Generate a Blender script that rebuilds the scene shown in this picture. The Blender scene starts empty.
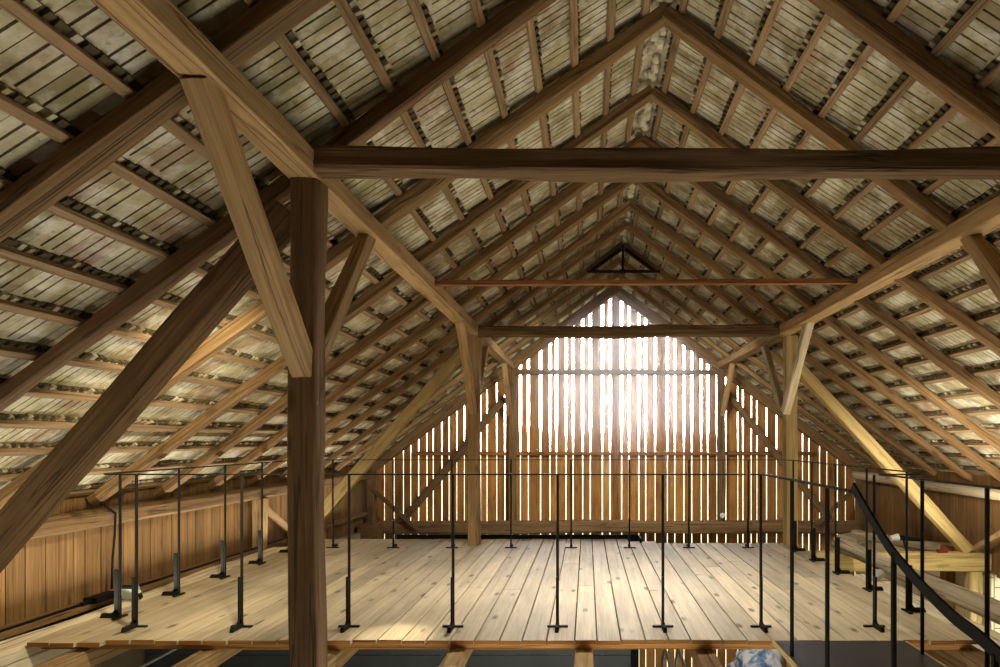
import bpy, math, random
from mathutils import Vector, Matrix, noise
random.seed(7)
C = bpy.context.scene.collection
H = 1.36                      # eye height above the deck
F = 680.0; VX, VY = 587.0, 440.0
RX, RZ, SL = .53, 2.87, .735  # ridge x, underside height above the eye, roof slope
TH = math.atan(SL); CS, SN = math.cos(TH), math.sin(TH)
GND = -4.6
HAZE = .12
def V(x, d, z): return Vector((x, d, z + H))
def W(px, py, d): return V((px - VX) * d / F, d, (VY - py) * d / F)
def under(x): return RZ - SL * abs(x - RX)

# ------------------------------------------------------------------ materials
def lin(c): return tuple(((v + .055) / 1.055) ** 2.4 if v > .04045 else v / 12.92 for v in c)
class N:
    def __init__(s, name):
        s.m = bpy.data.materials.new(name); s.m.use_nodes = True
        s.t = s.m.node_tree; s.b = s.t.nodes['Principled BSDF']
    def n(s, typ, **kw):
        o = s.t.nodes.new(typ)
        for k, v in kw.items():
            if k in o.inputs.keys(): o.inputs[k].default_value = v
            else: setattr(o, k, v)
        return o
    def l(s, a, b): s.t.links.new(a, b)
    def math(s, op, a, b=None, c=None):
        o = s.n('ShaderNodeMath', operation=op)
        for i, x in enumerate((a, b, c)):
            if x is None: continue
            if isinstance(x, (int, float)): o.inputs[i].default_value = x
            else: s.l(x, o.inputs[i])
        return o.outputs[0]
    def ramp(s, fac, stops, interp='LINEAR'):
        r = s.n('ShaderNodeValToRGB'); e = r.color_ramp.elements
        r.color_ramp.interpolation = interp
        while len(e) < len(stops): e.new(.5)
        for q, (p, c) in zip(e, stops):
            q.position = p; q.color = (*c, 1) if len(c) == 3 else c
        s.l(fac, r.inputs[0]); return r.outputs[0]
    def mix(s, a, b, fac, bt='MIX'):
        o = s.n('ShaderNodeMix', data_type='RGBA', blend_type=bt)
        for i, x in ((6, a), (7, b), (0, fac)):
            if isinstance(x, tuple): o.inputs[i].default_value = (*x, 1)
            elif isinstance(x, (int, float)): o.inputs[i].default_value = x
            else: s.l(x, o.inputs[i])
        return o.outputs[2]

def wood(name, dark, light, axis=0, rough=.8, attr=None, crack=.6, vary=.35, grain=1.0, knots=.5, tint=None, spec=.25, bump=.8):
    """grain runs along local axis; attr: per-board random attribute instead of the object's"""
    k = N(name)
    dark, light = lin(dark), lin(light)
    tc = k.n('ShaderNodeTexCoord')
    if attr:
        rnd = k.n('ShaderNodeAttribute', attribute_name=attr).outputs['Fac']
    else:
        rnd = k.n('ShaderNodeObjectInfo').outputs['Random']
    off = k.n('ShaderNodeCombineXYZ')
    for i in range(3): k.l(k.math('MULTIPLY', rnd, 37.0 + 11 * i), off.inputs[i])
    add = k.n('ShaderNodeVectorMath', operation='ADD')
    k.l(tc.outputs['Object'], add.inputs[0]); k.l(off.outputs[0], add.inputs[1])
    def mp(along, across):
        m = k.n('ShaderNodeMapping'); sc = [across] * 3; sc[axis] = along
        m.inputs['Scale'].default_value = sc
        k.l(add.outputs[0], m.inputs[0]); return m.outputs[0]
    def noi(vec, scale, det=5, rg=.6, dist=0.0):
        n = k.n('ShaderNodeTexNoise', Scale=scale, Detail=det, Roughness=rg, Distortion=dist)
        k.l(vec, n.inputs['Vector']); return n.outputs['Fac']
    g1 = noi(mp(.40 * grain, 13 * grain), 2.2, 7, .7, .12)
    g2 = noi(mp(2.2, 75), 1.4, 4, .7)
    big = noi(mp(.8, 2.2), 1.3, 3, .5)
    f = k.math('ADD', k.math('MULTIPLY', g1, .62), k.math('MULTIPLY', g2, .38))
    col = k.ramp(f, [(.3, dark), (.68, light)])
    b = k.math('MULTIPLY_ADD', big, .9, .55)
    b = k.math('MULTIPLY', b, k.math('MULTIPLY_ADD', rnd, vary, 1 - vary / 2))
    hs = k.n('ShaderNodeHueSaturation'); k.l(b, hs.inputs['Value']); k.l(col, hs.inputs['Color'])
    col = hs.outputs[0]
    if tint:
        t2 = noi(mp(1.1, 3.0), 1.7, 4, .6)
        col = k.mix(col, lin(tint), k.ramp(t2, [(.5, (0, 0, 0)), (.72, (.75, .75, .75))]))
    # long drying cracks
    cr = noi(mp(.22, 9), 1.6, 2.5, .5, .05)
    cm = k.ramp(k.math('ABSOLUTE', k.math('SUBTRACT', cr, .5)), [(0.0, (1, 1, 1)), (.017, (0, 0, 0))])
    col = k.mix(col, tuple(x * .22 for x in dark), k.math('MULTIPLY', cm, crack))
    # knots
    vo = k.n('ShaderNodeTexVoronoi', Scale=1.0); k.l(mp(2.2, 6.5), vo.inputs['Vector'])
    km = k.ramp(vo.outputs['Distance'], [(.08, (1, 1, 1)), (.19, (0, 0, 0))])
    col = k.mix(col, tuple(x * .45 for x in dark), k.math('MULTIPLY', km, knots))
    k.l(col, k.b.inputs['Base Color'])
    k.b.inputs['Roughness'].default_value = rough
    k.b.inputs['Specular IOR Level'].default_value = spec
    bp = k.n('ShaderNodeBump', Strength=bump, Distance=.012)
    k.l(k.math('SUBTRACT', f, k.math('MULTIPLY', cm, .6)), bp.inputs['Height'])
    k.l(bp.outputs[0], k.b.inputs['Normal'])
    return k.m

M = {}
M['old'] = wood('old_timber', (.30, .23, .15), (.56, .44, .30), tint=(.40, .29, .19))
M['tan'] = wood('tan_timber', (.52, .41, .26), (.78, .65, .46), tint=(.58, .46, .32))
M['rafter'] = wood('rafter_timber', (.34, .26, .16), (.63, .50, .33), tint=(.48, .35, .22))
M['red'] = wood('red_timber', (.46, .29, .16), (.68, .47, .27))
M['yellow'] = wood('yellow_timber', (.64, .54, .34), (.87, .77, .53), crack=.4)
M['batten'] = wood('batten_wood', (.45, .36, .25), (.68, .57, .43), axis=0, crack=.3)
M['pale'] = wood('pale_hewn_wood', (.86, .78, .62), (1, .97, .87), crack=.7)
M['log'] = wood('log_wood', (.64, .58, .47), (.86, .80, .68), crack=.8)
M['deck'] = wood('deck_planks', (.62, .55, .43), (.85, .79, .66), axis=1, rough=.5, attr='rnd', crack=.04, vary=.34, knots=1.0, spec=.22, bump=.2, grain=.8)
M['slat'] = wood('gable_boards', (.50, .33, .16), (.76, .55, .30), axis=2, attr='rnd', crack=.2, vary=.5, tint=(.48, .27, .16))
M['wallboard'] = wood('wall_boards', (.41, .30, .17), (.62, .48, .30), axis=2, attr='rnd', crack=.25, vary=.3)
M['rim'] = wood('rim_board', (.50, .33, .15), (.72, .52, .28), axis=0, crack=.2)

def plain(name, col, rough=.5, metal=0.0, noise_amt=.15, scale=8):
    k = N(name); c = lin(col)
    tc = k.n('ShaderNodeTexCoord'); n = k.n('ShaderNodeTexNoise', Scale=scale, Detail=4)
    k.l(tc.outputs['Object'], n.inputs['Vector'])
    k.l(k.ramp(n.outputs['Fac'], [(.3, tuple(x * (1 - noise_amt) for x in c)), (.7, tuple(min(1, x * (1 + noise_amt)) for x in c))]), k.b.inputs['Base Color'])
    k.b.inputs['Roughness'].default_value = rough; k.b.inputs['Metallic'].default_value = metal
    if rough >= .6: k.b.inputs['Specular IOR Level'].default_value = .15
    return k.m
M['steel'] = plain('dark_steel', (.13, .135, .115), .65, 0)
M['blacksteel'] = plain('black_steel', (.045, .045, .045), .6, 0)
M['plate'] = plain('steel_plate', (.23, .24, .26), .42, .55, .25, 3)
M['slate'] = plain('slate_panel', (.36, .40, .42), .55, 0, .2, 2)
M['iron'] = plain('rusty_iron', (.16, .11, .09), .7, .3)
M['cable'] = plain('black_rubber', (.06, .06, .06), .6)
M['whiteplastic'] = plain('white_plastic', (.85, .86, .86), .4)
M['redplastic'] = plain('red_plastic', (.55, .08, .08), .4)
M['glass'] = plain('lamp_glass', (.66, .72, .70), .15)
M['silver'] = plain('grey_tube', (.72, .73, .71), .5, .1)
M['plaster'] = plain('plaster', (.62, .56, .46), .9, 0, .2, 3)
M['dirt'] = plain('earth_floor', (.36, .30, .22), .95, 0, .3, 2)
M['grass'] = plain('grass_ground', (.62, .63, .50), .95, 0, .35, .6)

def tile_mat():
    k = N('clay_tiles')
    rnd = k.n('ShaderNodeAttribute', attribute_name='rnd').outputs['Fac']
    tc = k.n('ShaderNodeTexCoord')
    def noi(scale, det=5, rg=.65, m=None):
        n = k.n('ShaderNodeTexNoise', Scale=scale, Detail=det, Roughness=rg)
        k.l(tc.outputs['Object'], n.inputs['Vector']); return n.outputs['Fac']
    base = k.ramp(rnd, [(0, lin((.54, .51, .38))), (.3, lin((.68, .64, .49))), (.55, lin((.74, .71, .58))), (.8, lin((.60, .55, .42))), (1, lin((.66, .57, .47)))])
    n1 = noi(5.5); n2 = noi(2.0, 4); n3 = noi(24, 3)
    c = k.mix(base, lin((.88, .87, .81)), k.ramp(n1, [(.46, (0, 0, 0)), (.66, (.8, .8, .8))]))
    c = k.mix(c, lin((.46, .41, .30)), k.ramp(n1, [(.30, (.6, .6, .6)), (.43, (0, 0, 0))]))
    c = k.mix(c, lin((.62, .44, .36)), k.ramp(n2, [(.58, (0, 0, 0)), (.70, (.55, .55, .55))]))
    c = k.mix(c, lin((.30, .26, .18)), k.ramp(n3, [(.28, (.45, .45, .45)), (.38, (0, 0, 0))]))
    k.l(c, k.b.inputs['Base Color']); k.b.inputs['Roughness'].default_value = .8
    k.b.inputs['Specular IOR Level'].default_value = .2
    bp = k.n('ShaderNodeBump', Strength=.3, Distance=.005); k.l(n3, bp.inputs['Height']); k.l(bp.outputs[0], k.b.inputs['Normal'])
    return k.m
M['tile'] = tile_mat()
M['groove'] = plain('tile_groove_shade', (.36, .32, .23), .9, 0, .3, 9)  # shade of the tile slots put into a darker colour
M['mortar'] = plain('ridge_mortar', (.78, .75, .66), .9, 0, .25, 14)
def brick_mat():
    k = N('white_brick'); tc = k.n('ShaderNodeTexCoord'); mp = k.n('ShaderNodeMapping')
    mp.inputs['Rotation'].default_value = (math.radians(90), 0, math.radians(90))
    k.l(tc.outputs['Object'], mp.inputs[0])
    br = k.n('ShaderNodeTexBrick', Scale=1.0); br.inputs['Brick Width'].default_value = .26; br.inputs['Row Height'].default_value = .085
    br.inputs['Mortar Size'].default_value = .008
    br.inputs['Color1'].default_value = (*lin((.88, .84, .72)), 1); br.inputs['Color2'].default_value = (*lin((.82, .77, .63)), 1); br.inputs['Mortar'].default_value = (*lin((.52, .45, .32)), 1)
    k.l(mp.outputs[0], br.inputs['Vector']); k.l(br.outputs['Color'], k.b.inputs['Base Color']); k.b.inputs['Roughness'].default_value = .9
    return k.m
M['brick'] = brick_mat()
def tarp_mat():
    k = N('blue_white_cloth'); tc = k.n('ShaderNodeTexCoord'); n = k.n('ShaderNodeTexNoise', Scale=3.4, Detail=3, Distortion=1.2)
    k.l(tc.outputs['Object'], n.inputs['Vector'])
    k.l(k.ramp(n.outputs['Fac'], [(.38, lin((.35, .48, .68))), (.46, lin((.62, .73, .86))), (.54, lin((.95, .96, .98)))]), k.b.inputs['Base Color'])
    k.b.inputs['Roughness'].default_value = .6
    return k.m
M['tarp'] = tarp_mat()

# ------------------------------------------------------------------ mesh helpers
class MB:
    def __init__(s): s.v = []; s.f = []; s.r = []; s.mi = []
    def quadbox(s, P, r=0.0, mi=0):
        """P: 8 corners, index = i + 2j + 4k"""
        o = len(s.v); s.v += [tuple(p) for p in P]
        for q in ((0, 2, 3, 1), (4, 5, 7, 6), (0, 1, 5, 4), (2, 6, 7, 3), (0, 4, 6, 2), (1, 3, 7, 5)):
            s.f.append(tuple(o + i for i in q)); s.r.append(r); s.mi.append(mi)
    def box(s, a, b, r=0.0, mi=0, end=None):
        s.quadbox([(( b if i else a)[0], (b if j else a)[1], (b if k else a)[2]) for k in (0, 1) for j in (0, 1) for i in (0, 1)], r, mi)
        if end is not None: s.mi[-4] = end
    def tube(s, pts, rad, n=8, r=0.0, mi=0, caps=True):
        pts = [Vector(p) for p in pts]; o = len(s.v); prev = None
        for i, p in enumerate(pts):
            t = (pts[min(i + 1, len(pts) - 1)] - pts[max(i - 1, 0)]).normalized()
            a = prev if prev is not None else (Vector((0, 0, 1)) if abs(t.z) < .9 else Vector((1, 0, 0)))
            x = (a - t * a.dot(t)).normalized(); prev = x; y = t.cross(x)
            R = rad[i] if isinstance(rad, (list, tuple)) else rad
            for q in range(n):
                w = 2 * math.pi * q / n
                s.v.append(tuple(p + x * (R * math.cos(w)) + y * (R * math.sin(w))))
        for i in range(len(pts) - 1):
            for q in range(n):
                s.f.append((o + i * n + q, o + i * n + (q + 1) % n, o + (i + 1) * n + (q + 1) % n, o + (i + 1) * n + q)); s.r.append(r); s.mi.append(mi)
        if caps:
            s.f.append(tuple(o + q for q in reversed(range(n)))); s.r.append(r); s.mi.append(mi)
            e = o + (len(pts) - 1) * n
            s.f.append(tuple(e + q for q in range(n))); s.r.append(r); s.mi.append(mi)
    def strip(s, pts, w, th, upv=Vector((0, 0, 1)), mi=0):
        """flat bar: rectangular section swept along pts; w along side vector, th along up"""
        pts = [Vector(p) for p in pts]; o = len(s.v)
        for i, p in enumerate(pts):
            t = (pts[min(i + 1, len(pts) - 1)] - pts[max(i - 1, 0)]).normalized()
            sd = t.cross(upv).normalized(); u = sd.cross(t).normalized()
            for a, b in ((-1, -1), (1, -1), (1, 1), (-1, 1)):
                s.v.append(tuple(p + sd * (a * w / 2) + u * (b * th / 2)))
        for i in range(len(pts) - 1):
            for q in range(4):
                s.f.append((o + 4 * i + q, o + 4 * i + (q + 1) % 4, o + 4 * i + 4 + (q + 1) % 4, o + 4 * i + 4 + q)); s.r.append(0); s.mi.append(mi)
        e = o + 4 * (len(pts) - 1)
        s.f += [(o + 3, o + 2, o + 1, o), (e, e + 1, e + 2, e + 3)]; s.r += [0, 0]; s.mi += [mi, mi]
    def build(s, name, mats, parent=None, origin=None, smooth=False):
        me = bpy.data.meshes.new(name)
        og = Vector(origin) if origin is not None else Vector((0, 0, 0))
        me.from_pydata([tuple(Vector(p) - og) for p in s.v] if origin is not None else s.v, [], s.f)
        for m in (mats if isinstance(mats, list) else [mats]): me.materials.append(m)
        at = me.attributes.new('rnd', 'FLOAT', 'FACE'); at.data.foreach_set('value', [float(x) for x in s.r])
        me.polygons.foreach_set('material_index', s.mi)
        if smooth: me.polygons.foreach_set('use_smooth', [True] * len(s.f))
        me.update()
        o = bpy.data.objects.new(name, me); C.objects.link(o)
        if origin is not None: o.location = og
        if parent is not None:
            o.parent = parent
            o.location = og - parent.matrix_basis.translation if origin is not None else -parent.location
        return o
def tag(o, label, cat, group=None, kind='thing'):
    o['label'] = label; o['category'] = cat; o['kind'] = kind
    if group: o['group'] = group
    return o
def struct(o, label=None):
    o['kind'] = 'structure'
    if label: o['label'] = label
    return o
def empty(name, loc, label, cat, group=None):
    o = bpy.data.objects.new(name, None); C.objects.link(o); o.location = loc
    return tag(o, label, cat, group)

def timber(name, p0, p1, w, h, mat, label=None, cat=None, group=None, side=None, rnd=.012, wane=.22, step=.16, sag=0.0, taper=0.0, parent=None, round_=False):
    """hewn timber: axis p0->p1, w across 'side', h across the third axis; chamfered section, uneven faces"""
    p0, p1 = Vector(p0), Vector(p1); L = (p1 - p0).length
    x = (p1 - p0).normalized(); sd = Vector(side) if side is not None else Vector((0, 0, 1)).cross(x)
    if sd.length < 1e-4: sd = Vector((1, 0, 0))
    y = (sd - x * sd.dot(x)).normalized(); z = x.cross(y)
    n = max(3, int(L / step)); seed = random.random() * 500
    vs, fs = [], []
    c = wane
    if round_:
        prof = [(math.cos(2 * math.pi * q / 14) * .5, math.sin(2 * math.pi * q / 14) * .5) for q in range(14)]
    else:
        prof = [(-.5, -.5 + c), (-.5 + c * .35, -.5 + c * .35), (-.5 + c, -.5), (0, -.5), (.5 - c, -.5), (.5 - c * .35, -.5 + c * .35), (.5, -.5 + c), (.5, 0), (.5, .5 - c), (.5 - c * .35, .5 - c * .35), (.5 - c, .5), (0, .5), (-.5 + c, .5), (-.5 + c * .35, .5 - c * .35), (-.5, .5 - c), (-.5, 0)]
    K = len(prof)
    for i in range(n + 1):
        t = i / n; xx = t * L; s = 1 - taper * t
        cy = (noise.noise((xx * .5, seed, 1.3)) * rnd * 1.6); cz = noise.noise((xx * .5, seed, 7.7)) * rnd * 1.6 - sag * 4 * t * (1 - t)
        for q, (a, b) in enumerate(prof):
            k = 1 + noise.noise((xx * 1.3, a * 3 + seed, b * 3)) * rnd / max(w, h) * 3.2
            vs.append((xx, cy + a * w * s * k, cz + b * h * s * k))
    for i in range(n):
        for q in range(K):
            fs.append((i * K + q, i * K + (q + 1) % K, (i + 1) * K + (q + 1) % K, (i + 1) * K + q))
    fs.append(tuple(reversed(range(K)))); fs.append(tuple(n * K + q for q in range(K)))
    fs = [tuple(reversed(f)) for f in fs] if False else fs
    me = bpy.data.meshes.new(name); me.from_pydata(vs, [], fs); me.materials.append(mat)
    me.polygons.foreach_set('use_smooth', [bool(round_)] * (len(fs) - 2) + [False] * 2)
    me.update()
    o = bpy.data.objects.new(name, me); C.objects.link(o)
    m = Matrix((x, y, z)).transposed().to_4x4(); m.translation = p0
    o.matrix_basis = m
    if parent is not None:
        o.parent = parent; o.matrix_parent_inverse = parent.matrix_basis.inverted()
    if label: tag(o, label, cat, group)
    return o
ORD = ['first', 'second', 'third', 'fourth', 'fifth', 'sixth', 'seventh', 'eighth', 'ninth', 'tenth', 'eleventh', 'twelfth', 'thirteenth', 'fourteenth', 'fifteenth', 'sixteenth', 'seventeenth', 'eighteenth', 'nineteenth', 'twentieth', 'twenty-first', 'twenty-second']

# ------------------------------------------------------------------ roof: tiles, ridge, battens, rafters
RAFT_H, BAT_H = .085, .03
def rp(sx, u, v, n):                       # roof point: u depth, v down the slope from the ridge, n outward from the rafters' underside
    return V(RX + sx * (v * CS + n * SN), u, RZ - v * SN + n * CS)
GAUGE, TW = .295, .19
OFF = {-1: .10, 1: .07}
VEND = 6.35
def tiles(sx):
    b = MB(); rr = random.Random(5 + sx)
    def bx(u0, u1, v0, v1, na, nb, th, r, mi=0):
        # na / nb: underside height at v0 and v1
        P = [rp(sx, u, v, (na if v == v0 else nb) + t) for t in (0, th) for v in (v0, v1) for u in (u0, u1)]
        b.quadbox(P, r, mi)
    k = 0
    while True:
        vk = OFF[sx] + GAUGE * k
        if vk > VEND: break
        i = 0; u = .3
        while u < 13.3:
            r = rr.random(); jn = rr.uniform(-.003, .003); jv = rr.uniform(-.006, .006); ju = rr.uniform(-.002, .002)
            hole = False; tw = TW - (.05 if sx == 1 and 3.14 < vk < 3.43 and 5.72 < u < 5.91 else 0)
            v0, v1 = vk - .055 + jv, vk + GAUGE - .012 + jv
            if v0 < -.1: v0 = -.1
            if v1 > v0 + .05 and not hole:
                n0 = RAFT_H + BAT_H + .002 + jn
                sl = .022 / (v1 - v0)
                nn = lambda v: n0 + (v - v0) * sl
                # back plate
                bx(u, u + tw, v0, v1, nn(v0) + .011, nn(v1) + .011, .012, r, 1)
                # tail band
                tb = rr.uniform(.03, .075)
                bx(u + .0022 + ju, u + tw - .0022 + ju, v1 - tb, v1, nn(v1 - tb), nn(v1), .011, r)
                w3 = tw / 3
                for q in range(3):
                    a0 = u + q * w3 + (.0022 if q == 0 else .0065) + ju; a1 = u + (q + 1) * w3 - (.0022 if q == 2 else .0065) + ju
                    s0, s1 = vk - .022, v1 - tb
                    if s0 < v0: s0 = v0
                    bx(a0, a1, s0, s1, nn(s0), nn(s1), .011, r)
                    # head lug gripping the batten
                    if vk - .05 > -.1 and u > 1:
                        lw = rr.uniform(.022, .04); uc = (a0 + a1) / 2 + rr.uniform(-.008, .008)
                        bx(uc - lw / 2, uc + lw / 2, vk - .058 + jv, vk - .026, n0 - rr.uniform(0, .010), n0 - .002, .02, r, 1 if rr.random() < .65 else 0)  # most lugs get the dark groove colour to read as shaded
            u += TW; i += 1
        k += 1
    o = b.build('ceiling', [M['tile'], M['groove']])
    return struct(o, 'underside of the clay tile roof on the %s slope' % ('left' if sx < 0 else 'right'))
for sx in (-1, 1): tiles(sx)
# simple continuation of the roof behind the camera and a rear wall
b = MB()
for sx in (-1, 1):
    P = [rp(sx, u, v, n) for n in (.12, .16) for v in (-.09, VEND) for u in (-3.2, .3)]
    b.quadbox(P, .4)
struct(b.build('ceiling', [M['tile']]), 'tile roof behind the viewpoint')
b = MB(); u = .4; rr = random.Random(3)
while u < 13.2:
    pts = []
    for q in range(7):
        w = math.pi * q / 6
        pts.append((math.cos(w) * .13, math.sin(w) * .075))
    for q in range(6):
        (x0, z0), (x1, z1) = pts[q], pts[q + 1]
        zz = RZ + .09
        P = [V(RX + s * x, uu, zz + s * z) for s in (1, 1.16) for uu in (u, u + .34) for (x, z) in ((x0, z0), (x1, z1))]
        b.quadbox(P, rr.random())
    # lumps of bedding mortar
    for _ in range(4):
        c = V(RX + rr.uniform(-.05, .05), u + rr.uniform(0, .33), zz + .03 + rr.uniform(-.01, .02)); s = rr.uniform(.02, .05)
        b.tube([c - Vector((0, s * 1.3, 0)), c - Vector((0, s * .7, 0)), c + Vector((0, s * .6, 0)), c + Vector((0, s * 1.3, 0))], [s * .4, s, s * .9, s * .35], 7)
    u += .335
struct(b.build('trim_1', [M['mortar']]), 'pale mortared ridge tiles seen between the top battens')

for sx in (-1, 1):
    nm = 'left' if sx < 0 else 'right'
    k = 0
    while OFF[sx] + GAUGE * k < VEND - .1:
        vk = OFF[sx] + GAUGE * k
        n = RAFT_H + BAT_H / 2
        timber('roof_batten', rp(sx, .5, vk, n), rp(sx, 13.2, vk, n), .046, BAT_H, M['batten'],
               'thin roof batten under the %s slope tiles, %s down from the ridge' % (nm, ORD[k]), 'batten',
               'roof battens of the %s slope' % nm, side=(sx * CS, 0, -SN), rnd=.004, wane=.08, step=.35)
        k += 1
DEP = [2.70, 3.69, 4.72, 5.78, 6.66, 7.6, 8.5, 9.3, 10.25, 11.15, 12.05, 12.93]
for i, d in enumerate(DEP):
    kk = len(DEP) - 1 - i
    for sx in (-1, 1):
        nm = 'left' if sx < 0 else 'right'
        w = random.uniform(.105, .12); h = random.uniform(.08, .09)
        dd = d - .055 + random.uniform(-.01, .01)
        if i == 11: h = .19
        n = RAFT_H - h / 2
        vb = (4.66 / CS) + random.uniform(-.03, .05)
        if i == 11: what = 'rafter lying against the slatted gable, %s slope' % nm
        elif i == 10: what = 'rafter on the %s slope, next one out from the gable rafter' % nm
        else: what = 'hewn brown rafter on the %s slope, %s in front of the gable rafter' % (nm, ORD[kk - 1])
        mt = M['rafter']
        if sx < 0 and i in (0, 1): mt = M['old']
        if i == 2 : mt = M['rafter']
        timber('rafter', rp(sx, dd, -.05 if sx < 0 else -.02, n), rp(sx, dd + random.uniform(-.03, .03), vb, n), w, h, mt, what, 'rafter',
               'rafters of the %s slope' % nm, side=(0, 1, 0), rnd=.010, wane=.13, step=.3)

# ------------------------------------------------------------------ frames: purlins, posts, collars, braces, struts
PB, PT = 1.345, 1.462
PL = (-1.535, -1.384); PR = (2.452, 2.62)
for (a, c), nm in ((PL, 'left'), (PR, 'right')):
    timber('purlin', V((a + c) / 2, .6, (PB + PT) / 2), V((a + c) / 2, 13.0, (PB + PT) / 2), c - a, PT - PB, M['tan'],
           'long squared tan purlin carrying the rafters of the %s slope' % nm, 'purlin', side=(1, 0, 0), rnd=.006, wane=.05)
def frame(d, near):
    wh = 'in front of the platform' if near else 'at the back of the platform'
    d0, d1 = d, d + .145
    for (a, c), nm in ((PL, 'left'), (PR, 'right')):
        if not near and nm == 'right': a, c = 2.56, 2.72
        xc = (a + c) / 2; w = (c - a)
        bot = GND if (near or nm == 'right') else -H
        if not near and nm == 'right': bot = GND
        mat = M['old'] if near else (M['tan'] if nm == 'left' else M['yellow'])
        if near and nm == 'left': pl = 'thick squared brown post standing in front of the platform'
        elif near: pl = 'post under the right purlin in front of the platform'
        elif nm == 'left': pl = 'squared tan post standing on the deck under the left purlin'
        else: pl = 'pale yellow post beside the deck edge under the right purlin'
        timber('post', V(xc, (d0 + d1) / 2, bot), V(xc, (d0 + d1) / 2, PB), w * .98, d1 - d0, mat, pl, 'post', side=(1, 0, 0), rnd=.009, wane=.09, step=.12)
        # knee braces along the purlin
        xb = xc if near else (xc if nm == 'left' else 2.56)
        for s in (-1, 1):
            if s < 0: q0, q1 = V(xb, d0 + .03, .36), V(xb, d0 - .93, PB + .03)
            else: q0, q1 = V(xb, d1 - .03, .36), V(xb, d1 + .92, PB + .03)
            timber('knee_brace', q0, q1, .10 if s < 0 else .085, .11, M['tan'] if near or nm == 'left' else M['log'],
                   '%s knee brace on the post %s, %s purlin' % ('near-side' if s < 0 else 'gable-side', wh, nm), 'brace', side=(1, 0, 0), rnd=.008, wane=.12, step=.1)
        # long strut from purlin down to the eaves
        s = -1 if nm == 'left' else 1
        dm = d0 + .09
        if nm == 'left': A, B = V(-1.56, dm, 1.20), V(-3.80, dm, -1.36)
        else: A, B = V(2.72, dm, .98), V(4.95, dm, -1.44)
        timber('strut', A, B, .13, .165 if near else .15, M['old'] if near else M['yellow'],
               'long %s strut beside the %s post %s' % ('dark brown diagonal' if near else 'yellowish diagonal', nm, wh), 'strut', side=(0, 1, 0), rnd=.008, wane=.12, step=.15)
frame(3.485, True); frame(8.75, False)
timber('collar_beam', V(-1.39, 3.50, 1.428), V(2.46, 3.50, 1.422), .14, .122, M['old'],
       'big dark cracked collar beam crossing the roof just behind the near post', 'beam', side=(0, 1, 0), rnd=.011, wane=.16, step=.12)
timber('collar_beam', V(-1.39, 8.72, 1.395), V(2.52, 8.72, 1.395), .13, .14, M['old'],
       'squared collar beam across the gable view between the far posts', 'beam', side=(0, 1, 0), rnd=.011, wane=.14, step=.12)
timber('tie_board', V(-1.40, 6.2, 1.425), V(2.48, 6.2, 1.445), .07, .042, M['red'],
       'slim reddish tie board between the purlins midway to the gable', 'board', side=(0, 1, 0), rnd=.003, wane=.05)
# iron tie near the far ridge
t = empty('iron_roof_tie', V(RX, 10.05, 2.5), 'dark iron tie with hanging rod under the far ridge', 'tie')
b = MB(); b.tube([V(-.0, 10.05, 2.49), V(1.08, 10.05, 2.49)], .022, 8); b.build('cross_bar', M['iron'], t, origin=t.location)
b = MB(); b.tube([V(RX, 10.05, 2.88), V(RX, 10.05, 2.46)], .018, 8); b.tube([V(RX, 10.05, 2.52), V(RX, 10.05, 2.46)], .04, 8); b.build('hanging_rod', M['iron'], t, origin=t.location)
for s in (-1, 1):
    b = MB(); b.strip([V(RX + s * .03, 10.05, 2.82), V(RX + s * .46, 10.05, 2.50)], .05, .05, Vector((0, 1, 0))); b.build('side_strap', M['iron'], t, origin=t.location)

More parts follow.
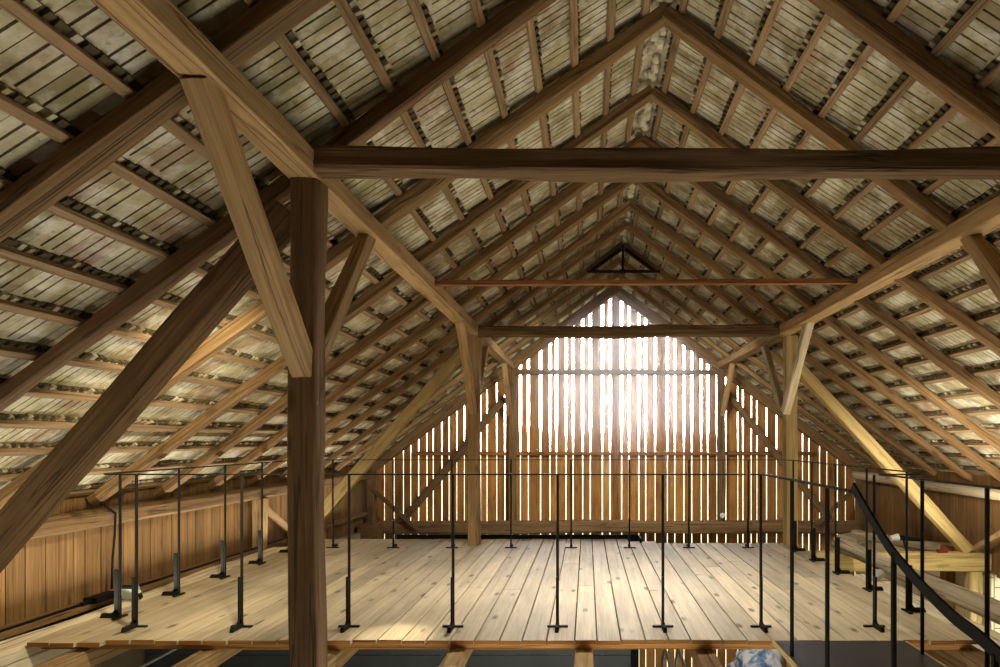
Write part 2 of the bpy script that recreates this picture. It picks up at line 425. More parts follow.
# ------------------------------------------------------------------ gable wall of upright boards with gaps
DG = 13.06
gaps = [384.5, 394, 403.4, 410.6, 418.5, 427, 433, 441.8, 449, 456.8, 464.3, 472.5, 480.7, 487, 496.8, 504.8, 512, 520.5, 528.5, 540.6, 550, 556.6, 566, 573, 582.7, 590.4, 602.4, 610, 621.7, 629, 639, 645.8, 655.2, 667.3, 675, 684, 691.8, 701.4, 707.8, 717, 726, 737.8, 743, 751.2, 757, 766.7, 776.7, 784.3, 793, 802.8, 809, 819.7, 827, 837.5, 845.4, 855.2]
xs = [(g - VX) * DG / F for g in gaps]
xs = [-4.45, -4.15 + .02] + xs[0:] + [5.45]
b = MB(); rr = random.Random(11); zr = -.25
for i in range(len(xs) - 1):
    g0 = .0098 * rr.uniform(.6, 1.25); g1 = .0098 * rr.uniform(.6, 1.2)
    x0, x1 = xs[i] + (g0 if 0 < i else 0), xs[i + 1] - (g1 if i < len(xs) - 2 else 0)
    if x1 - x0 < .04: continue
    r = rr.random(); dd = DG + rr.uniform(-.004, .004)
    # boards narrowed above the girt, widening the gaps to imitate light bloom
    zt0, zt1 = under(x0) + .06, under(x1) + .06
    zt = (GND + 0.0)
    jl, jr = rr.uniform(0, .006), rr.uniform(0, .006)
    P = [V(x, dd + t, z) for z in (GND, .0) for t in (0, .024) for x in (x0, x1)]
    # sloped top: split at the ridge when it lies inside the board
    cuts = [x0, x1] if not (x0 < RX < x1) else [x0, RX, x1]
    for a, c in zip(cuts[:-1], cuts[1:]):
        xm = .5 * (x0 + x1)
        mid = max(-.02, -99)
        za, zc = under(a) + .07, under(c) + .07
        low = min(za, zc, .08)
        b.quadbox([V(x, dd + t, z) for z in (GND - .05, low if low < .08 else .0) for t in (0, .024) for x in (a, c)], r) if low >= .08 else \
            b.quadbox([V(x, dd + t, z) for (zA, zC) in ((GND - .05, GND - .05), (za, zc)) for t in (0, .024) for x, z in ((a, zA), (c, zC))], r)
        if low >= .08:
            kw = .014 if -1.5 < xm < 2.5 else .003; k0 = kw if a == x0 else 0; k1 = kw if c == x1 else 0
            # taper over 25 cm then run narrow to the top
            b.quadbox([V(x, dd + t, z) for (z, e) in ((.0, 0), (.3, 1)) for t in (0, .024) for x in (a + k0 * e, c - k1 * e)], r) if min(za, zc) > .3 else None
            if min(za, zc) > .3:
                b.quadbox([V(x, dd + t, z) for e in (0, 1) for t in (0, .024) for x, z in ((a + k0, (.3, za)[e]), (c - k1, (.3, zc)[e]))], r)
            else:
                b.quadbox([V(x, dd + t, z) for e in (0, 1) for t in (0, .024) for x, z in ((a, (.0, za)[e]), (c, (.0, zc)[e]))], r)
struct(b.build('wall_far', [M['slat']]), 'gable wall of upright orange-brown boards with daylight gaps')
def girt(name, x0, x1, z, w, h, d, mat, label, cat='rail'):
    timber(name, V(x0, d, z), V(x1, d, z), w, h, mat, label, cat, side=(0, 1, 0), rnd=.005, wane=.12)
girt('gable_rail', -1.40, 2.48, 1.29, .10, .10, 12.93, M['old'], 'dark rail across the gable between the purlin ends')
girt('gable_rail', -3.35, 4.35, -.255, .06, .07, 12.99, M['red'], 'thin reddish rail across the gable boards above the railing')
timber('sill_beam', V(-4.15, 12.8, -1.63), V(5.1, 12.8, -1.63), .2, .235, M['old'], 'weathered sill beam along the foot of the gable boards', 'beam', side=(0, 1, 0), rnd=.014, wane=.2)
for x, mat, lab, w in ((-1.41, M['old'], 'gable post under the end of the left purlin', .135), (2.53, M['old'], 'gable post under the end of the right purlin', .15), (.545, M['red'], 'slim reddish middle post of the gable', .085)):
    timber('gable_post', V(x, 12.86 if w > .1 else 12.97, -1.53), V(x, 12.86 if w > .1 else 12.97, 1.34), w, .13 if w > .1 else .08, mat, lab, 'post', side=(1, 0, 0), rnd=.008, wane=.12)
for s, x in ((-1, -1.46), (1, 2.56)):
    timber('knee_brace', V(x, 12.8, .48), V(x, 11.95, 1.36), .09, .10, M['tan'], 'short knee brace at the gable end of the %s purlin' % ('left' if s < 0 else 'right'), 'brace', side=(1, 0, 0), rnd=.006, wane=.12, step=.1)
timber('gable_brace', W(505, 398, 12.75), W(403, 521, 12.75), .09, .13, M['old'], 'diagonal brace on the gable, left of the far post', 'brace', side=(0, 1, 0), rnd=.006, wane=.12)
timber('gable_brace', W(727, 393, 12.75), W(829, 519, 12.75), .09, .12, M['old'], 'diagonal brace on the gable, right of the yellow post', 'brace', side=(0, 1, 0), rnd=.006, wane=.12)
timber('wind_strut', W(367, 484, 12.62), W(418, 530, 12.62), .06, .07, M['old'], 'thin dark strut crossing the foot of the left gable brace', 'strut', side=(0, 1, 0), rnd=.005, wane=.12)
timber('wind_strut', W(854, 490, 12.62), W(815, 525, 12.62), .06, .07, M['old'], 'thin dark strut crossing the foot of the right gable brace', 'strut', side=(0, 1, 0), rnd=.005, wane=.12)
# beam stub at the left end of the sill
timber('beam_stub', V(-4.1, 12.3, -1.66), V(-3.75, 12.3, -1.66), .3, .3, M['old'], 'dark block end beside the left end of the sill beam', 'beam', side=(0, 1, 0), rnd=.008, wane=.1, step=.1)

# ------------------------------------------------------------------ side walls
def board_wall(name, x, d0, d1, z0, z1, inward, label, seed):
    b = MB(); rr = random.Random(seed); d = d0
    while d < d1:
        w = rr.uniform(.12, .19); e = min(d + w, d1); j = rr.uniform(0, .008)
        a, c = x - inward * (.03 - j) , x - inward * (.055)
        b.box((min(a, c), d + .004, z0 + H), (max(a, c), e - .006, z1 + H), rr.random()); d = e
    # backing so that no daylight leaks through the joints
    b.box((min(x - inward * .056, x - inward * .075), d0, z0 + H), (max(x - inward * .056, x - inward * .075), d1, z1 + H), .5)
    return struct(b.build(name, [M['wallboard']]), label)
XL, XRW = -4.18, 5.22
board_wall('wall_left', XL + .03, -3, 13.05, -1.7, -.462, 1, 'low left wall of upright brown boards', 1)
board_wall('wall_right', XRW - .03, -3, 13.05, -1.75, -.462, -1, 'low right wall of upright brown boards', 2)
timber('wall_plate', V(-4.10, 1.5, -.655), V(-4.10, 13, -.655), .16, .15, M['rafter'], 'long pinkish-brown wall plate under the rafter feet, left wall', 'beam', side=(1, 0, 0), rnd=.004, wane=.2)
timber('wall_plate', V(5.12, 1.5, -.665), V(5.12, 13, -.665), .17, .16, M['log'], 'long rounded wall plate log under the rafter feet, right wall', 'beam', side=(1, 0, 0), rnd=.007, round_=True)
timber('wall_post', V(-4.06, 8.45, -1.40), V(-4.06, 8.45, -.73), .15, .17, M['tan'], 'short light wooden post against the left board wall', 'post', side=(1, 0, 0), rnd=.01, wane=.2, step=.1)
timber('wall_post', V(-4.02, 12.7, -1.55), V(-4.02, 12.7, -.73), .16, .16, M['old'], 'corner post where the left wall meets the gable', 'post', side=(1, 0, 0), rnd=.01, wane=.12, step=.1)
timber('wall_post', V(5.10, 12.7, -1.55), V(5.10, 12.7, -.74), .16, .16, M['old'], 'corner post where the right wall meets the gable', 'post', side=(1, 0, 0), rnd=.01, wane=.12, step=.1)
timber('wall_brace', V(-4.04, 8.5, -.85), V(-4.04, 9.6, -1.42), .04, .09, M['tan'], 'light diagonal board on the left wall beside the short post', 'brace', side=(1, 0, 0), rnd=.004, wane=.08)
timber('wall_brace', V(5.0, 7.1, -.60), V(5.0, 9.35, -1.68), .05, .07, M['tan'], 'thin diagonal board on the right wall crossing the strut foot', 'brace', side=(1, 0, 0), rnd=.004, wane=.08)
# eaves soffit boards closing the wedge over the plates
b = MB()
for sx in (-1, 1):
    P = [rp(sx, u, v, n) for n in (RAFT_H + .10, RAFT_H + .12) for v in (5.75, VEND) for u in (-3.2, 13.2)]
    b.quadbox(P, .3)
struct(b.build('trim_2', [M['rafter']]), 'boards closing the eaves')
# ledge along the left wall
timber('ledge_plank', V(-4.105, 2.2, -1.355), V(-4.105, 12.5, -1.355), .15, .05, M['rafter'], 'brown plank along the foot of the left wall', 'plank', side=(1, 0, 0), rnd=.003, wane=.06)
timber('ledge_beam', V(-3.90, 2.2, -1.50), V(-3.90, 8.7, -1.50), .245, .25, M['pale'], 'pale hewn beam along the left edge of the deck', 'beam', side=(1, 0, 0), rnd=.012, wane=.1)
# masonry below
b = MB(); b.box((-4.32, -3, GND + H), (-4.05, 13.05, -1.66 + H)); struct(b.build('wall_left', [M['plaster']]), 'plastered wall below the left ledge')
b = MB(); b.box((5.15, 8.66, GND + H), (5.4, 13.05, -1.72 + H)); b.box((5.15, -3, GND + H), (5.4, 5.6, -1.72 + H)); struct(b.build('wall_right', [M['brick']]), 'white brick wall below the right wall, open to daylight in the middle')
b = MB(); b.box((-4.6, -3.1, GND + H), (5.6, -3.0, 4.2 + H)); struct(b.build('wall_rear', [M['wallboard']]), 'board wall behind the viewpoint')
b = MB(); b.box((-4.4, -3.1, GND - .1 + H), (5.5, 13.1, GND + H)); struct(b.build('floor', [M['dirt']]), 'earth floor of the barn below the platform')
b = MB(); b.box((-150, -100, GND - .3 + H), (150, 260, GND - .12 + H)); struct(b.build('ground', [M['grass']]), 'grassy ground outside the barn')

# ------------------------------------------------------------------ platform
DX0, DX1, DF, DB = -3.765, 2.68, 4.62, 8.98
b = MB(); rr = random.Random(21); x = DX0
joints = [(p - VX) * 4.63 / F for p in (426, 450, 474.6, 499.4, 522, 546.6, 574.6, 597, 621, 645.6, 669, 691, 722.4, 747.6, 772, 797, 822, 847, 877, 903, 929, 955)]
lefts = []; xx = joints[0]
while xx - .168 > DX0 + .05: xx -= .168 + rr.uniform(-.006, .006); lefts.append(xx)
joints = [DX0] + sorted(lefts) + joints + [DX1]
for a, c in zip(joints[:-1], joints[1:]):
    f = DF + rr.uniform(-.012, .012) - (.05 if a < -3.3 else 0); e = DB + rr.uniform(-.03, .03)
    if a < .7: e = 9.35 + rr.uniform(-.01, .01)
    if .55 < a < .75: e = 9.12
    z = -H + rr.uniform(-.003, .0)
    r = rr.random(); g = .0045
    # boards in two or three lengths laid end to end
    cut = rr.choice([rr.uniform(6, 8), 99]);
    segs = [(f, min(cut, e) - .0015)] + ([(cut + .0015, e)] if cut < e - .3 else [])
    if cut < e and cut >= e - .3: segs = [(f, e)]
    for j, (p, q) in enumerate(segs):
        b.box((a + g, p, z - .03 + H), (c - g, q, z + H), (r + .37 * j) % 1, 0, 1)
o = b.build('floor', [M['deck'], M['rim']]); o['kind'] = 'structure'; o['label'] = 'pale plank deck of the raised platform'
for a in [o]:
    bv = a.modifiers.new('bevel', 'BEVEL'); bv.width = .002; bv.segments = 1; bv.limit_method = 'ANGLE'
timber('rim_board', V(DX0 + .03, DF + .05, -H - .052), V(DX1 - .06, DF + .05, -H - .052), .035, .042, M['rim'], 'orange edge board under the front of the deck', 'board', side=(0, 1, 0), rnd=.002, wane=.05)
JX = [-3.45, -2.6, -1.75, -.885, -.022, .80, 1.70]
JL = ['far left', 'second from left', 'third from left', 'fourth from left', 'middle', 'third from right', 'second from right']
for i, x in enumerate(JX):
    e0 = 4.33 if i in (3, 4) else 3.6
    timber('floor_joist', V(x, e0, -H - .135), V(x, 9.0, -H - .135), .125, .12, M['tan'] if i != 5 else M['rafter'], 'joist poking out beneath the deck front, %s of the row' % JL[i], 'joist', 'deck joists', side=(1, 0, 0), rnd=.006, wane=.1)
timber('edge_beam', V(2.62, 3.0, -H - .16), V(2.62, 8.9, -H - .16), .16, .17, M['rafter'], 'brown beam under the right edge of the deck', 'beam', side=(1, 0, 0), rnd=.007, wane=.1)
timber('tie_beam', V(2.0, 8.84, -1.58), V(5.2, 8.84, -1.58), .2, .235, M['yellow'], 'yellow tie beam from the deck to the right wall', 'beam', side=(0, 1, 0), rnd=.008, wane=.1)
timber('cross_beam', V(-4.1, 8.84, -1.58), V(2.0, 8.84, -1.58), .18, .2, M['old'], 'beam under the rear of the deck', 'beam', side=(0, 1, 0), rnd=.008, wane=.1)
timber('eaves_post', V(5.02, 8.84, GND), V(5.02, 8.84, -1.70), .16, .16, M['yellow'], 'warm yellow post under the end of the tie beam', 'post', side=(1, 0, 0), rnd=.006, wane=.1)
timber('eaves_post', V(4.93, 9.3, GND), V(4.93, 9.3, -1.45), .14, .16, M['red'], 'brown timber standing behind the yellow post under the tie beam', 'post', side=(1, 0, 0), rnd=.006, wane=.1)
timber('round_log', V(3.29, 8.95, -1.375), V(3.25, 2.4, -1.36), .16, .16, M['log'], 'round grey log lying along the right side of the deck', 'log', side=(1, 0, 0), rnd=.012, round_=True, taper=-.2)
timber('hewn_beam', V(3.0, 7.3, -1.57), V(3.0, 2.6, -1.57), .28, .24, M['pale'], 'pale hewn beam below the round log', 'beam', side=(1, 0, 0), rnd=.012, wane=.16)
timber('round_log', V(4.25, 11.2, -1.80), V(4.55, 11.4, -1.80), .5, .45, M['log'], 'short thick log block behind the tie beam', 'log', side=(0, 1, 0), rnd=.012, wane=.2, step=.1)
timber('log_rail', V(4.55, 11.6, -1.62), V(5.05, 9.2, -1.50), .16, .16, M['log'], 'log lying against the right wall behind the tie beam', 'log', side=(1, 0, 0), rnd=.012, round_=True)
# black steel lip along the extended rear left deck
t = empty('steel_lip', V(-.9, 9.38, -H), 'black steel strip along the rear edge of the deck', 'edge strip')
b = MB(); b.box((-2.62, 9.37, -H - .06 + H), (.72, 9.39, -H + .055 + H)); b.build('back_strip', M['blacksteel'], t, origin=t.location)
b = MB(); b.box((.70, 9.0, -H - .06 + H), (.725, 9.39, -H + .055 + H)); b.build('end_strip', M['blacksteel'], t, origin=t.location)

# ------------------------------------------------------------------ railing
RT = -.254
def bracket(mb, p, o, t, side=1):
    """p on the deck; o outward, t tangent"""
    z = Vector((0, 0, 1))
    def bx(o0, o1, t0, t1, z0, z1, skew=None):
        mb.quadbox([p + o * oo + t * tt + z * zz for zz in (z0, z1) for tt in (t0, t1) for oo in (o0, o1)])
    bx(-.012, .014, -.075, .075, 0, .012)
    bx(.010, .040, -.010, .004, .012, .37)
    # foot with sloping gusset
    mb.quadbox([p + o * oo + t * tt + z * zz for (zz, oa, ob) in ((0, .0, .15), (.034, .0, .135)) for tt in (-.013, .013) for oo in (oa, ob)])
    mb.quadbox([p + o * oo + t * tt + z * zz for (zz, oa, ob) in ((.034, .012, .06), (.06, .012, .040)) for tt in (-.01, .004) for oo in (oa, ob)])
def rail_post(root, x, d, o, t, zb=-H, zt=RT, foot=True, r=.0105, name='railing_post'):
    p = V(x, d, zb)
    b = MB(); b.tube([p, V(x, d, zt)], r, 8)
    q = b.build(name, M['steel'], root, origin=p, smooth=False)
    if foot:
        b = MB(); bracket(b, p, Vector(o), Vector(t))
        f = b.build('foot_bracket', M['steel'])
        f.data.transform(Matrix.Translation(-p)); f.parent = q
    return q
root = empty('platform_railing', V(-.9, 4.945, -H), 'slim dark steel railing with flat top rail around the platform', 'railing')
FXS = [-3.276, -2.51, -1.73, -.974, -.214, .552, 1.264]
for x in FXS: rail_post(root, x, 4.945, (0, -1, 0), (1, 0, 0))
rail_post(root, 2.09, 4.95, (0, -1, 0), (1, 0, 0))
for d in (5.2, 5.95, 6.71, 7.47, 8.22): rail_post(root, -3.57, d, (-1, 0, 0), (0, 1, 0))
for d in (5.38, 6.15, 6.92, 7.65, 8.34): rail_post(root, 2.53, d, (1, 0, 0), (0, 1, 0))
for x in (-3.2, -2.44, -1.70, -.957, -.2, .535, 1.284, 2.03): rail_post(root, x, 8.56, (0, 1, 0), (1, 0, 0))
def arc(cx, cy, r, a0, a1, n=6): return [V(cx + r * math.cos(math.radians(a0 + (a1 - a0) * i / n)), cy + r * math.sin(math.radians(a0 + (a1 - a0) * i / n)), RT + .004) for i in range(n + 1)]
R = .16
path = [V(1.15, 4.945, RT + .004)] + [V(x, 4.945, RT + .004) for x in (.5, -1, -3)] + arc(-3.57 + R, 4.945 + R, R, 270, 180) + [V(-3.57, 6.5, RT + .004)] + arc(-3.57 + R, 8.56 - R, R, 180, 90) \
    + [V(-1, 8.56, RT + .004)] + arc(2.53 - R, 8.56 - R, R, 90, 0) + [V(2.53, 6.5, RT + .004)] + arc(2.53 - R, 4.95 + R, R, 0, -90) + [V(2.13, 4.95, RT + .004)]
b = MB(); b.strip(path, .042, .009); b.build('top_rail', M['steel'], root, origin=root.location)

# landing and stair
t = empty('steel_landing', V(1.71, 4.0, -H), 'dark steel landing plate in front of the deck at the stair head', 'landing')
b = MB(); b.box((1.275, 3.30, -.012), (2.15, 4.605, 0)); b.build('plate', M['plate'], t, origin=t.location)
timber('stringer', V(1.264, 4.62, -H - .013), V(1.264, 3.30, -H - .013), .022, .024, M['yellow'], side=(1, 0, 0), rnd=.001, wane=.05, parent=t)
timber('stringer', V(2.163, 4.62, -H - .03), V(2.163, 3.30, -H - .03), .02, .05, M['yellow'], side=(1, 0, 0), rnd=.001, wane=.05, parent=t)
sr = empty('stair_railing', V(1.29, 3.6, -H), 'stair railing with a wide black curved handrail beside the landing', 'railing')
for d in (4.28, 3.65): rail_post(sr, 1.29, d, (-1, 0, 0), (0, 1, 0), foot=False, r=.0125)
b = MB(); b.strip(arc(1.29 - .1, 4.945 - .1, .1, 90, 0) + [V(1.29, 4.2, RT + .004), V(1.29, 3.30, RT + .004)], .042, .009); b.build('top_rail', M['steel'], sr, origin=sr.location)
cp = [V(1.29, 3.30, -.225), V(1.29, 3.12, -.335), V(1.29, 2.914, -.452), V(1.29, 2.75, -.518), V(1.29, 2.607, -.566), V(1.29, 2.397, -.622), V(1.29, 2.2, -.655), V(1.29, 1.9, -.74), V(1.29, 1.5, -.9)]
def smooth_path(P, n=5):
    out = []
    for i in range(len(P) - 1):
        a, p, q, c = P[max(i - 1, 0)], P[i], P[i + 1], P[min(i + 2, len(P) - 1)]
        for k in range(n):
            t = k / n
            out.append(.5 * ((2 * p) + (q - a) * t + (2 * a - 5 * p + 4 * q - c) * t * t + (3 * p - a - 3 * q + c) * t ** 3))
    return out + [P[-1]]
b = MB(); b.strip(smooth_path(cp), .012, .044); b.build('curved_handrail', M['blacksteel'], sr, origin=sr.location)['label'] = 'wide black curved handrail'
for d, z in ((2.86, -.47), (2.15, -.68)): rail_post(sr, 1.29, d, (-1, 0, 0), (0, 1, 0), zb=-2.3, zt=z, foot=False, r=.0125, name='baluster')
s2 = empty('stair_railing', V(2.13, 3.9, -H), 'plain stair railing on the far side of the landing plate', 'railing')
for d in (4.32, 3.62): rail_post(s2, 2.13, d, (1, 0, 0), (0, 1, 0), foot=False, r=.0125, zb=-H if d > 4 else -1.9)
b = MB(); b.strip([V(2.13, 4.9, RT + .004), V(2.13, 4.2, RT + .004), V(2.13, 3.0, RT + .004)], .042, .009); b.build('top_rail', M['steel'], s2, origin=s2.location)

# ------------------------------------------------------------------ things below and beside the deck
t = empty('dark_screen', V(-1.3, 6.2, GND), 'dark slate-grey screen standing under the platform', 'screen')
b = MB(); z = GND
while z < -1.56:
    b.box((-4.03, 6.2, z + H + .004), (.40, 6.225, z + .16 + H), 0); z += .165
b.build('panel', M['slate'], t, origin=t.location)
b = MB(); b.box((.40, 6.17, GND + H), (.47, 6.26, -1.56 + H)); b.build('frame_post', M['blacksteel'], t, origin=t.location)
b = MB(); b.tube([V(-3.50, 4.0, -1.80), V(-3.55, 6.1, -1.80)], .012, 8); tag(b.build('thin_pipe', M['whiteplastic'], origin=V(-3.5, 4.0, -1.8)), 'thin white pipe running back under the front left corner of the deck', 'pipe')
# cloth bundle on the ground near the gable
b = MB(); nu, nv = 28, 16; o0 = len(b.v)
c0 = V(3.05, 12.1, GND)
for j in range(nv + 1):
    for i in range(nu):
        a = 2 * math.pi * i / nu; e = (j / nv) * math.pi / 2
        k = 1 + .30 * noise.noise((math.cos(a) * 2.2, math.sin(a) * 2.2, e * 2.6)) + .14 * noise.noise((math.cos(a) * 6, math.sin(a) * 6, e * 7))
        b.v.append(tuple(c0 + Vector((math.cos(a) * math.cos(e) ** .6 * .50 * k, math.sin(a) * math.cos(e) ** .6 * .42 * k, (math.sin(e) ** .8) * .90 * (1 + .12 * noise.noise((math.cos(a) * 3, math.sin(a) * 3, e * 5)))))))
for j in range(nv):
    for i in range(nu):
        b.f.append((j * nu + i, j * nu + (i + 1) % nu, (j + 1) * nu + (i + 1) % nu, (j + 1) * nu + i)); b.r.append(0); b.mi.append(0)
tag(b.build('cloth_bundle', M['tarp'], origin=c0, smooth=True), 'crumpled blue and white cloth bundle on the ground below the deck', 'bundle')
# trolley with two upright handles
t = empty('hand_trolley', V(1.05, 9.2, GND), 'grey trolley with two tube handles under the deck', 'trolley')
for x in (1.02, 1.20):
    b = MB(); b.tube([V(x, 9.25, GND + .12), V(x, 9.15, -2.95), V(x + .02, 9.05, -2.78), V(x + .06, 8.75, -2.92)], .022, 8); b.build('handle', M['silver'], t, origin=t.location)
b = MB(); b.box((.95, 9.0, GND + .02 + H), (1.28, 9.45, GND + .12 + H)); b.build('base', M['blacksteel'], t, origin=t.location)
# cable with a black box along the left wall
b = MB()
pts = [V(-4.02, 4.3, -1.322)]
d = 4.3
while d < 9.6: d += .12; pts.append(V(-4.055 + .012 * noise.noise((d * 2, 0, 0)), d, -1.322 + .004 * noise.noise((d * 3, 5, 0))))
b.tube(pts, .012, 6)
tag(b.build('power_cable', M['cable'], origin=pts[0], smooth=True), 'black cable lying along the foot of the left board wall', 'cable')
b = MB(); pts = [V(-4.04, 5.78, -1.27), V(-4.045, 5.80, -1.0), V(-4.0, 5.76, -.8), V(-3.98, 5.74, -.62), V(-4.02, 5.66, -.54)]
b.tube(pts, .010, 6); tag(b.build('power_cable', M['cable'], origin=pts[0], smooth=True), 'black cable rising up the left wall behind the railing', 'cable')
t = empty('junction_box', V(-4.03, 5.65, -1.33), 'flat black connector box on the cable by the left wall', 'box')
b = MB(); b.box((-4.09, 5.52, -1.33 + H), (-3.98, 5.80, -1.285 + H)); o = b.build('body', M['cable'], t, origin=t.location)
b = MB(); b.tube([V(-4.035, 5.53, -1.305), V(-4.035, 5.43, -1.315)], [.02, .014], 8); b.build('plug', M['cable'], t, origin=t.location)
t = empty('floodlight', V(-3.86, 5.72, -1.36), 'small pale floodlight lying on the pale hewn beam by the railing', 'lamp')
def tilt(mb, c, sx, sy, sz, rx):
    m = Matrix.Rotation(rx, 3, 'X')
    mb.quadbox([c + m @ Vector(((i - .5) * sx, (j - .5) * sy, (k - .5) * sz)) for k in (0, 1) for j in (0, 1) for i in (0, 1)])
b = MB(); tilt(b, V(-3.86, 5.74, -1.285), .17, .035, .13, .5); b.build('housing', M['steel'], t, origin=t.location)
b = MB(); tilt(b, V(-3.86, 5.721, -1.295), .145, .012, .105, .5); b.build('lens', M['glass'], t, origin=t.location)
# lamps and bits on the right
t = empty('spotlight', V(4.05, 9.0, -1.45), 'small white spotlight on the right side above the tie beam', 'lamp')
b = MB(); b.tube([V(4.02, 9.0, -1.30), V(4.12, 9.0, -1.285)], [.035, .05], 12); b.build('head', M['whiteplastic'], t, origin=t.location)
b = MB(); b.tube([V(4.12, 9.02, -1.29), V(4.45, 9.02, -1.33)], [.035, .02], 10); b.build('body', M['cable'], t, origin=t.location)
b = MB(); b.tube([V(4.2, 9.02, -1.33), V(4.2, 8.95, -1.455)], .014, 6); b.build('stand', M['cable'], t, origin=t.location)
b = MB(); b.box((4.54, 8.78, -1.462 + H), (4.66, 8.84, -1.42 + H)); tag(b.build('tool_case', M['redplastic'], origin=V(4.6, 8.8, -1.46)), 'small red case on the tie beam near the strut foot', 'case')
t = empty('lamp_holder', V(3.06, 7.0, -1.5), 'grey cone lamp between the deck and the round log', 'lamp')
b = MB(); b.tube([V(2.86, 6.95, -1.47), V(3.04, 7.0, -1.37)], [.02, .048], 12); b.build('shade', M['silver'], t, origin=t.location)
b = MB(); b.tube([V(2.95, 6.98, -1.42), V(2.95, 6.98, -1.52)], .012, 6); b.build('stem', M['silver'], t, origin=t.location)
t = empty('door_knob', W(721.5, 515, 12.72), 'pale round knob at the foot of the right gable post', 'knob')
b = MB(); p = W(721.5, 515, 12.75); b.tube([p, p + Vector((0, -.07, 0)), p + Vector((0, -.11, 0)), p + Vector((0, -.13, 0))], [.02, .03, .055, .035], 10); b.build('knob_head', M['whiteplastic'], t, origin=t.location)

# ------------------------------------------------------------------ light
w = bpy.data.worlds.new('sky'); bpy.context.scene.world = w; w.use_nodes = True
nt = w.node_tree; bg = nt.nodes['Background']
tc = nt.nodes.new('ShaderNodeTexCoord'); dp = nt.nodes.new('ShaderNodeVectorMath'); dp.operation = 'DOT_PRODUCT'
dp.inputs[1].default_value = Vector((.05, 1, .12)).normalized()
nt.links.new(tc.outputs['Generated'], dp.inputs[0])
mr = nt.nodes.new('ShaderNodeMapRange'); mr.inputs[1].default_value = .952; mr.inputs[2].default_value = .988; mr.inputs[3].default_value = 4.2; mr.inputs[4].default_value = 27; mr.interpolation_type = 'SMOOTHSTEP'
nt.links.new(dp.outputs['Value'], mr.inputs[0]); nt.links.new(mr.outputs[0], bg.inputs['Strength'])
bg.inputs['Color'].default_value = (1, 1, 1, 1)
def area(name, loc, target, sx, sy, energy, col):
    L = bpy.data.lights.new(name, 'AREA'); L.shape = 'RECTANGLE'; L.size = sx; L.size_y = sy; L.energy = energy; L.color = col
    o = bpy.data.objects.new(name, L); C.objects.link(o); o.location = loc
    z = (Vector(loc) - Vector(target)).normalized(); y = Vector((0, 1, 0)); x = y.cross(z).normalized(); y = z.cross(x)
    m = Matrix((x, y, z)).transposed().to_4x4(); m.translation = loc; o.matrix_basis = m
    return o
area('uplight_strip', V(-3.74, 6.6, -1.30), V(-3.3, 6.6, 1.0), .06, 10.0, 75, (1, .92, .76))
area('uplight_strip', V(4.3, 5.7, -1.3), V(4.45, 5.7, 1.0), .06, 5.4, 95, (1, .90, .72))
area('low_fill', V(.3, 3.2, -2.8), V(.3, 3.35, 2.0), 4.0, 1.8, 80, (1, .92, .76))  # added unseen fill from below for the near timber undersides
o = area('beam_fill', V(.2, 6.2, 1.36), V(.2, 6.21, -2), 2.6, .10, 56, (1, .95, .85)); o.data.spread = math.radians(130)  # added unseen fill shining down to brighten the deck
def spot(name, loc, target, energy, deg, col, blend=1.0, size=.08):
    L = bpy.data.lights.new(name, 'SPOT'); L.energy = energy; L.spot_size = math.radians(deg); L.spot_blend = blend; L.color = col; L.shadow_soft_size = size
    o = bpy.data.objects.new(name, L); C.objects.link(o); o.location = loc
    o.rotation_euler = (Vector(target) - Vector(loc)).to_track_quat('-Z', 'Y').to_euler()
for x in (-.1, .55, 1.2):
    spot('beam_fill', V(x, 8.86, 1.30), V(x * 2.6 - .9, 13.0, -.8), 230, 100, (1, .95, .80), .7, .12)  # added unseen fill spots that brighten the inside of the gable boards
spot('left_wall_fill', V(-1.68, 3.70, .75), V(-4.0, 6.4, -1.05), 240, 80, (1, .87, .60), .9, .10)  # added unseen fill for the left wall and ledge
spot('right_side_fill', V(3.0, 5.8, .35), V(4.9, 9.2, -1.15), 230, 75, (1, .92, .76), .9, .10)  # added unseen fill for the tie beam, log and right wall
spot('deck_lamp', V(-1.3, 6.2, 1.65), V(-1.35, 4.74, -H), 620, 12, (1, .87, .62), 1.0, .04)

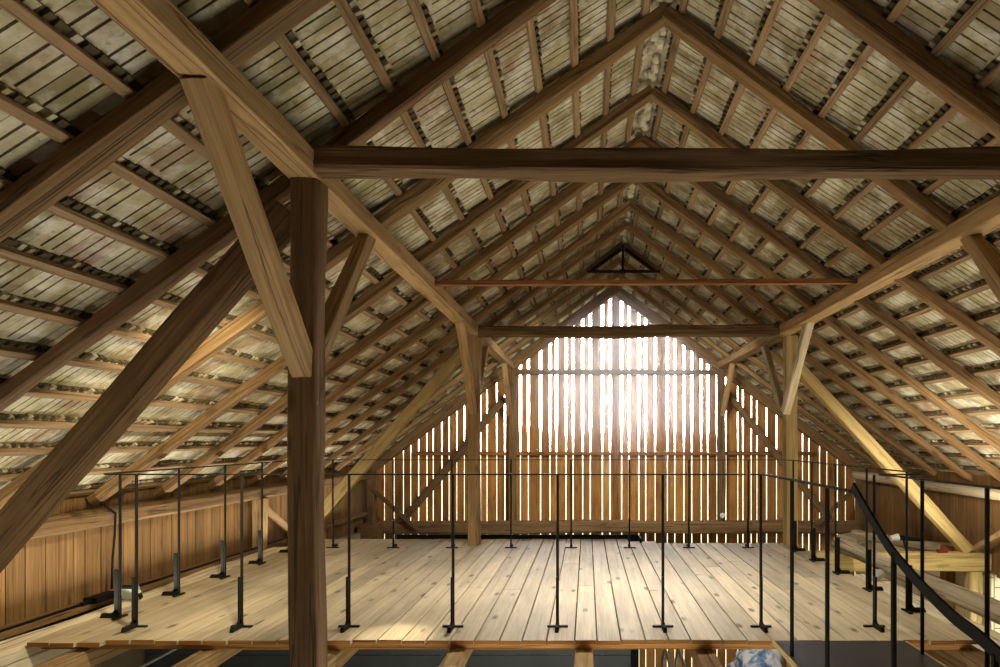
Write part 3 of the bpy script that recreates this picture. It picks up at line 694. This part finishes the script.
# added haze volume imitating lens glare in front of the gable
b = MB()
zt = lambda x: under(x) - .02
b.f = []; 
prof = [(-2.0, -1.3), (3.2, -1.3), (3.2, zt(3.2)), (RX, zt(RX)), (-2.0, zt(-2.0))]
for d in (10.2, 13.03): b.v += [tuple(V(x, d, z)) for x, z in prof]
b.f = [(0, 1, 2, 3, 4), (9, 8, 7, 6, 5)] + [(i, 5 + i, 5 + (i + 1) % 5, (i + 1) % 5) for i in range(5)]
b.r = [0] * 7; b.mi = [0] * 7
hm = bpy.data.materials.new('glare_volume'); hm.use_nodes = True; ht = hm.node_tree
ht.nodes.remove(ht.nodes['Principled BSDF']); vs_ = ht.nodes.new('ShaderNodeVolumeScatter')
tcv = ht.nodes.new('ShaderNodeTexCoord'); dv = ht.nodes.new('ShaderNodeVectorMath'); dv.operation = 'DISTANCE'
dv.inputs[1].default_value = V(.7, 12.6, 1.05)
ht.links.new(tcv.outputs['Object'], dv.inputs[0]); mv = ht.nodes.new('ShaderNodeMapRange'); mv.interpolation_type = 'SMOOTHSTEP'
for q, x_ in zip((1, 2, 3, 4), (.7, 2.3, HAZE, 0.0)): mv.inputs[q].default_value = x_
ht.links.new(dv.outputs['Value'], mv.inputs[0]); ht.links.new(mv.outputs[0], vs_.inputs['Density']); vs_.inputs['Anisotropy'].default_value = .93
ht.links.new(vs_.outputs[0], ht.nodes['Material Output'].inputs['Volume'])
tag(b.build('glare_haze', hm), 'added haze imitating white lens glare in front of the gable boards', 'haze', kind='stuff')

# ------------------------------------------------------------------ camera
cd = bpy.data.cameras.new('camera'); cam = bpy.data.objects.new('camera', cd); C.objects.link(cam)
cam.location = V(0, 0, 0); cam.rotation_euler = (math.radians(90), 0, 0)
cd.sensor_width = 36; cd.lens = 36 * F / 1000; cd.shift_x = -(VX - 500) / 1000; cd.shift_y = (VY - 333.5) / 1000
cd.clip_start = .05; cd.clip_end = 600
sc = bpy.context.scene; sc.camera = cam
sc.view_settings.view_transform = 'Standard'; sc.view_settings.look = 'None'; sc.view_settings.gamma = 1; sc.view_settings.use_curve_mapping = False
sc.view_settings.exposure = 0.28
sc.cycles.use_denoising = True; sc.cycles.max_bounces = 8; sc.cycles.diffuse_bounces = 5
